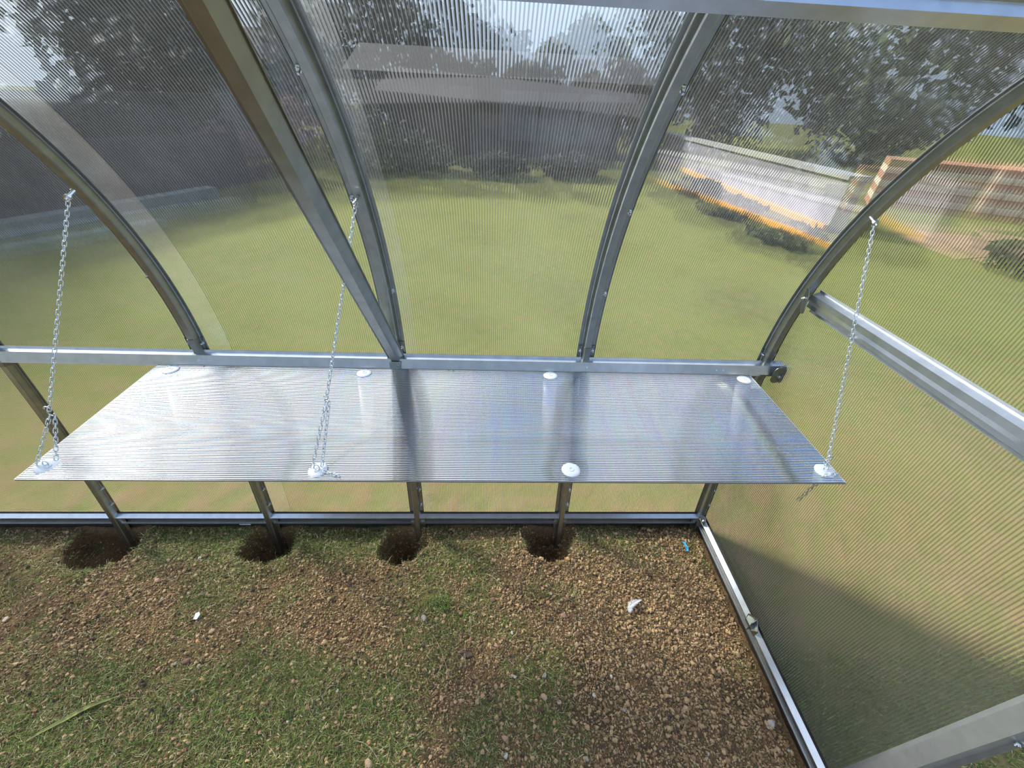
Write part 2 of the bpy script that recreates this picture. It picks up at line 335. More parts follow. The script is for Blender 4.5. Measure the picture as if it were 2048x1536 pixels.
def hat_rail(name, y, z, ang, x0, x1, label, prof=HATW, depth=.020, m=GALV, closed_end=None):
    """straight rail along x; ang = outward normal angle in the yz plane"""
    a = empty(name); tag(a, label, 'rail', 'long galvanised rails'); m = GALV_BRIGHT
    nrm = Vector((0, math.cos(ang), math.sin(ang))); tn = Vector((0, -math.sin(ang), math.cos(ang)))
    mb = MB(); P = Vector((0, y, z))-nrm*depth
    mb.sweep(prof, [Vector((xx, 0, 0))+P for xx in (x0, x1)], [tn]*2, [nrm]*2); mb.build('rail_profile', m, a, solid=.0012)
    return a, P, nrm, tn
ZRAIL = ZR+.008
yr = at_z(ZRAIL)
rail, P, nrm, tn = hat_rail('greenhouse_rail', yr[0], ZRAIL, -.28, XW-.02, XE+.062, 'long blue-grey steel rail running behind the rear edge of the shelf')
for xx in (HX[4]+.011, HX[5]+.002, HX[3]+.012, -0.158, -0.142, 0.80, 0.825):
    bolt(rail, (xx, yr[0]-.020, ZRAIL+.004), (0, -1, 0), s=.62)
# rounded end bracket folded over the rail at the end wall
def round_plate(parent, P, U, V, Wn, a, b, t=.002, name='end_bracket', m=GALV):
    """rounded (stadium) plate, half width a, half height b"""
    P, U, V, Wn = [Vector(q) for q in (P, U, V, Wn)]; n = 10; ring = []
    for i in range(n+1):
        an = math.pi*i/n; ring.append((a*math.cos(an), b-a+a*math.sin(an)))
    for i in range(n+1):
        an = math.pi+math.pi*i/n; ring.append((a*math.cos(an), -(b-a)+a*math.sin(an)))
    mb = MB(); k = len(ring)
    mb.add([P+U*u+V*v for u, v in ring]+[P+U*u+V*v+Wn*t for u, v in ring], [tuple(range(k))[::-1], tuple(range(k, 2*k))]+[(j, (j+1) % k, k+(j+1) % k, k+j) for j in range(k)])
    return mb.build(name, m, parent)
round_plate(rail, (XE+.05, yr[0]-.028, ZRAIL-.004), (.25, 1, 0), (0, 0, 1), (1, 0, 0), .018, .036)
round_plate(rail, (XE+.030, yr[0]-.034, ZRAIL-.004), (1, 0, 0), (0, 0, 1), (0, -1, 0), .019, .034)
bolt(rail, (XE+.035, yr[0]-.038, ZRAIL-.010), (-.3, -1, 0), s=.9)
hat_rail('greenhouse_rail', 2*YC-yr[0], ZRAIL, math.pi, XW-.02, XE+.02, 'long steel rail on the far side wall behind the viewer')
pz = 1.790; py = at_z(pz)
pr, P, nrm, tn = hat_rail('greenhouse_rail', py[0], py[1], py[2], XW-.02, XE+.03, 'wide blue-grey roof rail crossing the top right corner of the picture', prof=[(u*.66, v*.8) for u, v in HATW], depth=.018)
bolt(pr, Vector((HX[5]+.03, py[0], py[1]))-nrm*.002-tn*.028, -nrm, s=.6)
hat_rail('greenhouse_rail', 2*YC-py[0], py[1], math.pi-py[2], XW-.02, XE+.02, 'roof rail on the far half of the roof behind the viewer')

# straight brace in the plane of the middle-chain arch
br = tag(empty('roof_brace'), 'wide straight steel brace slanting from the rail joint up to the top left', 'brace')
d = Vector((0, -math.cos(.9982), math.sin(.9982))); nn = Vector((0, -d.z, d.y)); nn = Vector((0, math.sin(.9982), math.cos(.9982)))
P0 = Vector((XB, YR-.012, ZR+.012)); P1 = P0+d*1.27
mb = MB(); mb.sweep([(-.030, .020), (-.0255, .022), (-.011, 0), (.011, 0), (.0255, .022), (.030, .020)], [P0, P1], [Vector((1, 0, 0))]*2, [nn]*2); mb.build('brace_profile', GALV, br, solid=.0014)
bolt(br, P0+Vector((.006, -.008, -.012)), (0, -1, 0), s=.6)
mb = MB(); mb.box(XB-.02, XB+.02, YR-.0245, YR-.0215, ZRAIL-.024, ZRAIL+.016); mb.build('foot_tab', GALV, br, bevel=.001)

# base profile: polyline (inward, z)
BASE = [(.004, -.060), (.004, .016), (.014, .022), (.014, .026), (.002, .030), (.002, .064), (.020, .069), (.020, .073), (.002, .082), (.001, .096)]
def base_profile(name, A, B, inward, label, z=0.012):
    a = tag(empty(name), label, 'base rail', 'base rails on the soil'); inward = Vector(inward)
    mb = MB(); mb.sweep([(u, v+z) for u, v in BASE], [Vector(A), Vector(B)], [inward]*2, [Vector((0, 0, 1))]*2)
    for i in (0, 4, 8): mb.m[i] = 1            # upright webs: splashed dirt, plus shade painted darker than the lips
    mb.build('base_profile', [GALV_BRIGHT, GALV_DIRTY_SHADE], a, solid=.0012)
    return a
yb = at_z(.06)[0]+.026
b1 = base_profile('base_rail', (XW-.02, yb, 0), (XE+.005, yb, 0), (0, -1, 0), 'long steel base rail on the soil under the shelf')
b2 = base_profile('base_rail', (XE+.012, yb+.02, 0), (XE+.012, 2*YC-yb, 0), (-1, 0, 0), 'steel base rail on the soil along the right end wall')
base_profile('base_rail', (XW-.02, 2*YC-yb, 0), (XE+.005, 2*YC-yb, 0), (0, 1, 0), 'steel base rail on the far side behind the viewer')
# small stickers on the base rail
for (x, z, wd, hh, lb) in [(-1.133, .020, .050, .020, 'small white printed sticker low on the base rail, left of the middle arch foot'), (.702, .058, .050, .022, 'small grey printed sticker on the base rail near the end wall')]:
    st = tag(empty('sticker', (x, yb-.006 if z < .04 else yb+.0125, z+.004)), lb, 'sticker'); mb = MB(); mb.box(-wd/2, wd/2, -.0006, 0, -hh/2, hh/2); mb.build('paper', STICKER, st)
    mb = MB(); mb.box(-wd*.40, -wd*.22, -.0009, -.0006, -hh*.05, hh*.3)
    for k in range(4): mb.box(-wd*.10, wd*(.36-.07*(k % 2)), -.0009, -.0006, hh*(.30-.18*k), hh*(.34-.18*k))
    for k in range(2): mb.box(-wd*.42, -wd*.16, -.0009, -.0006, hh*(-.20-.13*k), hh*(-.16-.13*k))
    mb.build('print', INK, st)
# clip bracket on the end base rail
cl = tag(empty('base_clip', (XE-.004, .622, .10)), 'small folded steel clip halfway along the end wall base rail', 'bracket')
mb = MB(); mb.add([(-.004, -.030, -.030), (-.004, .030, -.030), (-.004, .034, .012), (-.004, 0, .045), (-.004, -.034, .012)], [(0, 1, 2, 3, 4)])
mb.build('clip_plate', GALV, cl, solid=.002)
mb = MB(); mb.add([(-.004, -.002, -.03), (-.018, -.006, -.03), (-.018, -.006, .026), (-.004, -.002, .04)], [(0, 1, 2, 3)]); mb.add([(-.004, .03, .006), (-.004, -.03, .006), (-.020, -.02, .006), (-.020, .02, .006)], [(0, 1, 2, 3)])
mb.build('clip_fold', GALV, cl, solid=.002); bolt(cl, (-.004, -.014, -.012), (-1, 0, 0), s=.8)
cl2 = tag(empty('corner_bracket', (XE-.006, yb-.045, .10)), 'small corner bracket where the end arch meets the base rails', 'bracket')
round_plate(cl2, (0, 0, 0), (0, 1, 0), (0, 0, 1), (-1, 0, 0), .018, .028, name='plate'); bolt(cl2, (-.002, -.004, .004), (-1, -.3, .3), s=1.0)

# end wall: mid rail, door posts, lintel
XS = XE+.030                                   # plane of the end sheet
def hat_line(mb, A, B, across, outw, prof=HATW):
    mb.sweep(prof, [Vector(A), Vector(B)], [Vector(across)]*2, [Vector(outw)]*2)
mr = tag(empty('end_wall_rail'), 'wide bright steel rail running level across the right end wall', 'rail')
ZM = 1.175; ym = at_z(ZM)[0]
BIGP = [(-.037, .020), (-.030, .022), (-.019, .002), (-.008, .004), (.004, 0), (.020, .002), (.030, .022), (.037, .020)]
mb = MB(); hat_line(mb, (XE+.004, ym-.012, ZM), (XE+.004, .222, ZM), (0, 0, 1), (1, 0, 0), BIGP); mb.build('rail_profile', GALV_BRIGHT, mr, solid=.0012)
round_plate(mr, (XE-.014, ym-.020, ZM+.002), (.35, 1, 0), (0, .25, 1), (-1, .3, 0), .019, .038)
bolt(mr, (XE-.017, ym-.012, ZM+.008), (-1, -.2, 0), s=.7); bolt(mr, (XE-.002, .93, ZM-.012), (-1, 0, 0), s=.7)
YP1, YP2 = .192, -.792
ends = {}
def arch_top_at(y):
    c = [p for p in FULL if p[1] > 1.2]; return min(c, key=lambda p: abs(p[0]-y))[1]
for (yy, lb) in [(YP1, 'upright steel door post in the lower right corner of the picture'), (YP2, 'upright steel door post on the far side of the doorway')]:
    p_ = tag(empty('door_post'), lb, 'door post'); mb = MB(); hat_line(mb, (XE+.004, yy, .02), (XE+.004, yy, arch_top_at(yy)-.01), (0, 1, 0), (1, 0, 0), HATW); mb.build('post_profile', GALV_POST, p_, solid=.0014)
    for z in (.25, .7, 1.2): bolt(p_, (XE+.024, yy-.026, z), (-1, 0, 0), s=.7)
li = tag(empty('door_lintel'), 'level steel lintel over the open doorway', 'lintel'); mb = MB(); hat_line(mb, (XE+.006, YP1-.03, 1.86), (XE+.006, YP2+.03, 1.86), (0, 0, 1), (1, 0, 0)); mb.build('lintel_profile', GALV, li, solid=.0014)

# ------------------------------------------------------------ twin-wall sheets
def uv_mesh(name, V, F, UV, m, parent=None, smooth=True, solid=0):
    me = bpy.data.meshes.new(name); me.from_pydata(V, [], F); uv = me.uv_layers.new(name='UVMap')
    for pl in me.polygons:
        for li_ in pl.loop_indices: uv.data[li_].uv = UV[me.loops[li_].vertex_index]
    me.materials.append(m); me.polygons.foreach_set('use_smooth', [smooth]*len(me.polygons)); o = bpy.data.objects.new(name, me); COL.objects.link(o)
    if parent: o.parent = parent
    return o
def arch_sheet(name, x0, x1, off, label):
    c = arc_points(offset(FULL, off, ZBASE), .02); xs = [x0, (x0+x1)/2, x1]; V = []; UV = []; F = []; s = 0
    for i, (y, z, t) in enumerate(c):
        if i: s += math.hypot(y-c[i-1][0], z-c[i-1][1])
        for x in xs: V.append((x, y, z)); UV.append((x+10, s))
    n = 3
    F = [(i*n+j, i*n+j+1, (i+1)*n+j+1, (i+1)*n+j) for i in range(len(c)-1) for j in range(2)]
    o = uv_mesh(name, V, F, UV, POLY); tag(o, label, 'polycarbonate sheet', 'twin-wall roof and side sheets'); return o
arch_sheet('polycarbonate_sheet', XW-.03, HX[3]+.004, .0245, 'clear ribbed polycarbonate sheet arching over the left part of the greenhouse')
sh2 = arch_sheet('polycarbonate_sheet', HX[3]+.100, XE+.036, .0265, 'clear ribbed polycarbonate sheet behind the shelf, arching over the right part')
POLY_LAP = poly_mat('polycarbonate_lap', .0070, 'X', haze=.05, clear=.35, gloss=1.2, rib_dark=.80, ribhaze=1.5, strength=.2, tint=(.80, .83, .82))
POLY_HAZE = poly_mat('polycarbonate_painted_haze', .0070, 'X', haze=.045, clear=.9, gloss=.5, rib_dark=.92, ribhaze=2.5, tint=(.97, .97, .97))
def strip(x0, x1, off, m, nm, lb):
    o = arch_sheet(nm, x0, x1, off, lb); o.data.materials[0] = m
    for k in ('category', 'group'):
        if k in o: del o[k]
    o.parent = sh2
strip(HX[3]+.002, HX[3]+.102, .0262, POLY_LAP, 'overlap_strip', 'smooth frosted overlap strip beside the left chain arch')
strip(HX[4]+.030, HX[4]+.068, .0250, POLY_HAZE, 'painted_haze_strip', 'whitish painted haze strip beside the middle arch')  # added overlay: bright haze beside the arch, painted as a frosted strip
def end_sheet(x, y0, y1, label, zlo=ZBASE, nseg=40):
    c = [p for p in offset(FULL, .024) if p[1] > -.02]; top = max(p[1] for p in c); V = []; UV = []; F = []
    back = sorted([(p[1], p[0]) for p in c if p[0] > YC-.001]); bz = [p[0] for p in back]; by = [p[1] for p in back]
    for i in range(nseg+1):
        q = i/nseg; z = zlo+(top-.0005-zlo)*(1-(1-q)**2); ymax = float(np.interp(z, bz, by)); ymin = 2*YC-ymax
        a_, b_ = max(y0, ymin), min(y1, ymax)
        if b_ <= a_: break
        for k in range(5): y = a_+(b_-a_)*k/4; V.append((x, y, z)); UV.append((y+10, z))
    n = len(V)//5
    F = [(5*i+k, 5*i+k+1, 5*i+k+6, 5*i+k+5) for i in range(n-1) for k in range(4)]
    o = uv_mesh('polycarbonate_end_sheet', V, F, UV, POLY_END, smooth=False); tag(o, label, 'polycarbonate sheet', 'flat end wall sheets'); return o
ymx = 5.0
end_sheet(XS, YP1-.02, ymx, 'flat clear ribbed polycarbonate sheet of the right end wall, seen at the right')
end_sheet(XS, -5.0, YP2+.02, 'flat clear polycarbonate sheet on the far side of the doorway')
end_sheet(XS, YP2+.02, YP1-.02, 'flat polycarbonate panel above the open doorway', zlo=1.87)
end_sheet(XW-.034, -5.0, ymx, 'flat polycarbonate sheet closing the far left end of the greenhouse')

# ------------------------------------------------------------ hanging shelf
ZS = 0.879
SX0, SX1, SY0, SY1 = -1.135, .931, .650, 1.143
shelf = tag(empty('hanging_shelf', (0, 0, 0)), 'long clear ribbed polycarbonate shelf hanging from three chains, brightly reflecting', 'shelf')
V = []; UV = []; nx, ny = 90, 24
for j in range(ny+1):
    for i in range(nx+1):
        x = SX0+(SX1-SX0)*i/nx; y = SY0+(SY1-SY0)*j/ny; z = ZS
        for (dx, dy) in [(-1.075, .686), (-.441, .683), (.207, .688), (.885, .69), (-.44, 1.115), (.199, 1.115), (.90, 1.115), (-1.08, 1.115)]:
            z -= .0022*math.exp(-(((x-dx)/.07)**2+((y-dy)/.03)**2))
        V.append((x, y, z)); UV.append((x+10, y+10))
F = [(j*(nx+1)+i, j*(nx+1)+i+1, (j+1)*(nx+1)+i+1, (j+1)*(nx+1)+i) for j in range(ny) for i in range(nx)]
uv_mesh('shelf_sheet', V, F, UV, POLY_SHELF, shelf)
EDGE = simple('cut_edge', (.16, .17, .18), .3, 0)
mb = MB(); mb.box(SX0, SX1, SY0-.0012, SY0, ZS-.0042, ZS-.0002); mb.build('front_edge', EDGE, shelf)
mb = MB(); mb.box(SX0, SX1, SY0, SY1, ZS-.0046, ZS-.0042); lower = mb
EDGE2 = simple('open_edge', (.55, .57, .58), .35, 0)
for (x0, x1) in ((SX0-.0008, SX0), (SX1, SX1+.0008)):
    mb = MB(); mb.box(x0, x1, SY0, SY1, ZS-.0042, ZS-.0002); mb.build('side_edge', EDGE2, shelf)
def washer(x, y, tilt=(0, 0, 1)):
    z = ZS-.0015
    o = MB().lathe([(.0245, .0), (.0248, .0014), (.0225, .0034), (.015, .0046), (.0085, .0048)], (x, y, z), tilt, 32).build('washer', WASHER, shelf, smooth=True)
    MB().lathe([(.0078, .0046), (.0078, .0058), (.004, .0062), (.0038, .0046)], (x, y, z), tilt, 16).build('washer_plug', RUBBER, o)
    MB().lathe([(.0035, -.004), (.0035, -.020), (.001, -.024)], (x, y, z), tilt, 10).build('screw_tip', GALV_DULL, o)
D = [(-1.095, .690), (-.441, .683), (.207, .688), (.900, .690)]
washer(*D[0], tilt=(.28, -.12, 1)); washer(*D[1], tilt=(-.10, -.12, 1)); washer(*D[2]); washer(*D[3], tilt=(-.12, 0, 1))
for x, y in [(-.440, 1.112), (.199, 1.117), (.895, 1.112), (-1.075, 1.112)]: washer(x, y)

# ------------------------------------------------------------ chains
def link_mesh():
    mb = MB(); a, b, r = .0048, .0030, .00105; path = []
    Lh = .0038
    for i in range(7): an = math.pi*i/6; path.append((.0031*math.cos(an), 0, Lh+.0031*math.sin(an)))
    for i in range(7): an = math.pi+math.pi*i/6; path.append((.0031*math.cos(an), 0, -Lh+.0031*math.sin(an)))
    mb.tube(path, r, 5, closed=True); return mb
def scale_mesh(mb, s): mb.v = [(x*s, y*s, z*s) for x, y, z in mb.v]; return mb
LINK = None
def chain_links(parent, A, B, pitch=.0118, start=0, twist0=0.4):
    global LINK
    A, B = Vector(A), Vector(B); dv = B-A; n = max(1, round(dv.length/pitch)); q = dv.to_track_quat('Z', 'Y')
    for i in range(n):
        P = A+dv*((i+.5)/n)
        if LINK is None: o = scale_mesh(link_mesh(), 1.12).build('link', ZINC, parent, smooth=True); LINK = o
        else: o = bpy.data.objects.new('link', LINK.data); COL.objects.link(o); o.parent = parent
        o.rotation_mode = 'QUATERNION'
        from mathutils import Quaternion
        o.rotation_quaternion = q @ Quaternion((0, 0, 1), (math.pi/2)*((i+start) % 2)+twist0+random.uniform(-.25, .25)); o.location = P
def s_hook(parent, P, s=1.0, name='s_hook'):
    P = Vector(P); r = .0062; path = []
    for i in range(13): an = R(190-280*i/12); path.append(P+Vector((r*math.cos(an), 0, r+r*math.sin(an)))*s)
    for i in range(1, 13): an = R(90+280*i/12); path.append(P+Vector((r*math.cos(an), 0, -r+r*math.sin(an)))*s)
    return MB().tube(path, .0016*s, 6).build(name, ZINC, parent, smooth=True)
def hook_bolt(parent, P):
    P = Vector(P)
    o = MB().lathe([(.004, 0), (.004, .022), (.0075, .022), (.0075, .028), (.003, .028), (.003, .036)], P+Vector((0, .020, .008)), (0, -1, -.4), 8).build('hook_bolt', ZINC, parent)
    return o
for key, (top, disc, split, lb) in {
    'l': ((-1.006, 1.036, 1.428), D[0], .80, 'steel link chain holding up the left end of the shelf'),
    'm': ((-.340, 1.036, 1.436), D[1], .735, 'steel link chain hanging behind the straight brace to the middle of the shelf'),
    'r': ((.985, 1.046, 1.436), D[3], .965, 'steel link chain holding up the right end of the shelf, with a loose tail')}.items():
    T = Vector(top); B = Vector((disc[0], disc[1], ZS+.012)); ch = tag(empty('shelf_chain', T), lb, 'chain', 'chains of the hanging shelf')
    inv = lambda P: Vector(P)-T
    hook_bolt(ch, inv(T)); sp_ = T.lerp(B, split)
    chain_links(ch, inv(T), inv(sp_))
    s_hook(ch, inv(sp_), 1.15 if key != 'm' else .8)
    if key == 'l':
        chain_links(ch, inv(sp_-Vector((.006, 0, .012))), inv(B+Vector((-.016, -.004, -.002)))); chain_links(ch, inv(sp_+Vector((.006, 0, -.012))), inv(B+Vector((.016, .012, -.002))))
    elif key == 'm':
        chain_links(ch, inv(sp_-Vector((.003, 0, .010))), inv(B+Vector((-.010, -.002, -.002)))); chain_links(ch, inv(sp_+Vector((.004, 0, -.010))), inv(B+Vector((.012, .004, -.002))))
        chain_links(ch, inv(B+Vector((.018, -.006, -.0078))), inv(B+Vector((.062, -.022, -.0078))))
    else:
        s_hook(ch, inv(T.lerp(B, .985)), .8)
        chain_links(ch, inv(B+Vector((.008, -.004, -.022))), inv(B+Vector((-.012, .0, -.138))))
        chain_links(ch, inv(B+Vector((-.016, -.02, -.0078))), inv(B+Vector((.026, -.014, -.0078))))
    # eye through the washer
    MB().tube([inv(B+Vector((.0065*math.cos(a), .002*math.sin(a), -.004+.0085*math.sin(a)))) for a in [2*math.pi*i/14 for i in range(14)]], .0013, 6, closed=True).build('eye_ring', ZINC, ch, smooth=True)

# ------------------------------------------------------------ soil floor
def grid_patch(x0, x1, y0, y1, st):
    nx = int(round((x1-x0)/st)); ny = int(round((y1-y0)/st)); X, Y = np.meshgrid(np.linspace(x0, x1, nx+1), np.linspace(y0, y1, ny+1)); Z = ground(X, Y)
    V = np.stack([X, Y, Z], -1).reshape(-1, 3); i = np.arange(ny)[:, None]*(nx+1)+np.arange(nx)[None]; i = i.ravel()
    return V, np.stack([i, i+1, i+nx+2, i+nx+1], 1)
FX0, FX1, FY0, FY1 = -2.4, XE+.008, .10, yb+.006
V1, F1 = grid_patch(FX0, FX1, FY0, FY1, .006)
floor = np_mesh('floor', V1, F1, SOIL, smooth=True); tag(floor, 'bare brown soil floor inside the greenhouse', kind='structure')
V2, F2 = grid_patch(XW-.03, XE+.008, 2*YC-yb, FY0+.004, .04)
fl2 = np_mesh('floor', V2, F2, SOIL, smooth=True); tag(fl2, 'soil floor on the near side', kind='structure')
V2, F2 = grid_patch(XW-.03, FX0+.004, FY0, FY1, .04)
fl3 = np_mesh('floor', V2, F2, SOIL, smooth=True); tag(fl3, 'soil floor at the far left end', kind='structure')

# crumbs: loose granules of soil, uncountable
def scatter(n, x0, x1, y0, y1, dens):
    X = rng.uniform(x0, x1, n); Y = rng.uniform(y0, y1, n); k = rng.random(n) < dens(X, Y); return X[k], Y[k]
def greenness(x, y):
    g = .50+1.5*vnoise(x, y, 3.1)+1.1*vnoise(x+5, y+3, 8)+.5*vnoise(x, y, 25)
    g = g-.10-.62*np.clip((x+.15)/.6, 0, 1)+.22*np.clip((-x)/.8, 0, 1)+.42*np.clip((.62-y)/.3, 0, 1)*np.clip((.35-x)/.4, 0, 1)
    for (a, b, r, s) in [(-.63, .72, .13, -.6), (-.5, .47, .10, -.5), (.25, .70, .12, -.3), (.75, .33, .2, -.4), (-1.0, .57, .07, -.6), (-.2, .755, .04, .7), (-.72, .36, .15, .5), (-.35, .40, .12, .5), (-.05, .33, .1, .35), (.1, .47, .06, .4)]:
        g = g+s*np.exp(-((x-a)**2+(y-b)**2)/r**2)
    g = g+.25*np.exp(-((y-1.0)/.06)**2)
    g = .5+(g-.5)*.75+.10*np.clip(-x/.6, 0, 1)
    g = g-.22*np.exp(-((x-.0)/.32)**2)*(y > .4)
    return np.clip(g, 0, 1)
def icos():
    t = (1+5**.5)/2; v = np.array([(-1, t, 0), (1, t, 0), (-1, -t, 0), (1, -t, 0), (0, -1, t), (0, 1, t), (0, -1, -t), (0, 1, -t), (t, 0, -1), (t, 0, 1), (-t, 0, -1), (-t, 0, 1)])/math.hypot(1, t)
    f = np.array([(0, 11, 5), (0, 5, 1), (0, 1, 7), (0, 7, 10), (0, 10, 11), (1, 5, 9), (5, 11, 4), (11, 10, 2), (10, 7, 6), (7, 1, 8), (3, 9, 4), (3, 4, 2), (3, 2, 6), (3, 6, 8), (3, 8, 9), (4, 9, 5), (2, 4, 11), (6, 2, 10), (8, 6, 7), (9, 8, 1)])
    return v, f
IV, IF = icos()
def crumbs(n):
    X, Y = scatter(n, FX0, XE-.01, .16, yb-.02, lambda x, y: np.clip(1.05-.75*greenness(x, y), 0.1, 1)*np.where(x < -1.7, .4, 1))
    k = len(X); s = np.clip(rng.lognormal(math.log(.0020), .55, k), .001, .007)*(1+.18*np.clip(X+.1, 0, 1)); Z = ground(X, Y)+s*.35
    jit = 1+rng.uniform(-.45, .45, (k, 12, 3)); sc = s[:, None]*rng.uniform(.65, 1.25, (k, 3))
    V = IV[None]*jit*sc[:, None, :]+np.stack([X, Y, Z], 1)[:, None, :]
    F = IF[None]+(np.arange(k)*12)[:, None, None]
    mi = np.repeat(rng.choice([0, 0, 0, 1, 1, 1, 2], k), 20)
    return V.reshape(-1, 3), F.reshape(-1, 3), mi
cv, cf, cm = crumbs(120000)
o = np_mesh('soil_crumbs', cv, cf, CRUMB, midx=cm); tag(o, 'loose brown crumbs of dry soil covering the greenhouse floor', 'soil', kind='stuff')

# grass blades: uncountable
def blades(X, Y, zf, lmin, lmax, w, flat, mats_p, cup=.35):
    k = len(X); ln = rng.uniform(lmin, lmax, k); az = rng.uniform(0, 2*np.pi, k)+.0; el = rng.uniform(flat[0], flat[1], k)
    z = zf(X, Y); P = np.stack([X, Y, z-.001], 1); dh = np.stack([np.cos(az), np.sin(az), 0*az], 1); up = np.array([0, 0, 1.0]); sd = np.stack([-np.sin(az), np.cos(az), 0*az], 1)
    V = np.empty((k, 5, 3)); bend = rng.uniform(-.5, .5, k)[:, None]
    mid = P+dh*(ln*.5*np.cos(el))[:, None]+up*(ln*.5*np.sin(el))[:, None]+sd*(ln[:, None]*.06*bend)
    el2 = el*cup-.1
    tip = mid+dh*(ln*.5*np.cos(el2))[:, None]+up*(ln*.5*np.sin(el2))[:, None]+sd*(ln[:, None]*.20*bend)
    ww = (w*rng.uniform(.6, 1.3, k))[:, None]; roll = rng.uniform(-.8, .8, k)[:, None]; s2 = sd*np.cos(roll)+up*np.sin(roll)
    V[:, 0] = P-s2*ww; V[:, 1] = P+s2*ww; V[:, 2] = mid-s2*ww*.8; V[:, 3] = mid+s2*ww*.8; V[:, 4] = tip
    F = np.array([(0, 1, 3), (0, 3, 2), (2, 3, 4)])[None]+(np.arange(k)*5)[:, None, None]
    mi = np.repeat(rng.choice(len(mats_p), k, p=mats_p), 3)
    return V.reshape(-1, 3), F.reshape(-1, 3), mi
X, Y = scatter(240000, FX0, XE-.01, .14, yb-.015, lambda x, y: np.clip(greenness(x, y)**1.2, .05, 1)*np.where(x < -1.75, .5, 1))
inpit = np.zeros(len(X), bool)
for a, b, r in PITS: inpit |= ((X-a)**2+(Y-b)**2) < (r*.95)**2
X, Y = X[~inpit], Y[~inpit]
gv, gf, gm = blades(X, Y, ground, .009, .030, .0009, (0.05, .9), [.40, .28, .12, .20])
o = np_mesh('grass', gv, gf, [G_GREEN, G_OLIVE, G_STRAW, G_DARK], midx=gm); tag(o, 'short trampled grass growing through the soil inside the greenhouse', 'grass', kind='stuff')
X, Y = scatter(5200, FX0, XE-.02, .14, yb-.04, lambda x, y: np.clip(.3+.7*greenness(x, y), 0, 1))
gv, gf, gm = blades(X, Y, lambda x, y: ground(x, y)+.005, .012, .040, .0009, (0.0, .25), [.0, .15, .85, .0])
o = np_mesh('dry_grass', gv, gf, [G_GREEN, G_OLIVE, G_STRAW, G_DARK], midx=gm); tag(o, 'dry straw-coloured grass clippings strewn over the soil', 'grass clippings', kind='stuff')

# single stones, chips and litter
SEED = [0]
def stone(x, y, s, key, label, flat=.6, name='stone', cat='stone', elong=1.2):
    SEED[0] += 1; rg = np.random.default_rng(SEED[0]+100)
    import bmesh
    bm = bmesh.new(); bmesh.ops.create_icosphere(bm, subdivisions=3, radius=1)
    dirs = rg.normal(size=(9, 3)); dirs /= np.linalg.norm(dirs, axis=1)[:, None]; cut = rg.uniform(.62, .95, 9)
    a = rg.uniform(0, 6.28); ca, sa = math.cos(a), math.sin(a)
    for v in bm.verts:
        p = np.array(v.co)
        for dd, c in zip(dirs, cut):
            t = p@dd
            if t > c: p = p-dd*(t-c)*.85
        px, pyy, pz_ = p[0]*s*elong, p[1]*s, p[2]*s*flat
        v.co = (px*ca-pyy*sa, px*sa+pyy*ca, pz_)
    me = bpy.data.meshes.new(name); bm.to_mesh(me); bm.free(); me.materials.append(STN[key]); me.polygons.foreach_set('use_smooth', [True]*len(me.polygons))
    o = bpy.data.objects.new(name, me); o.location = (x, y, gz(x, y)+s*flat*.45); COL.objects.link(o); tag(o, label, cat, 'stones lying on the soil'); return o
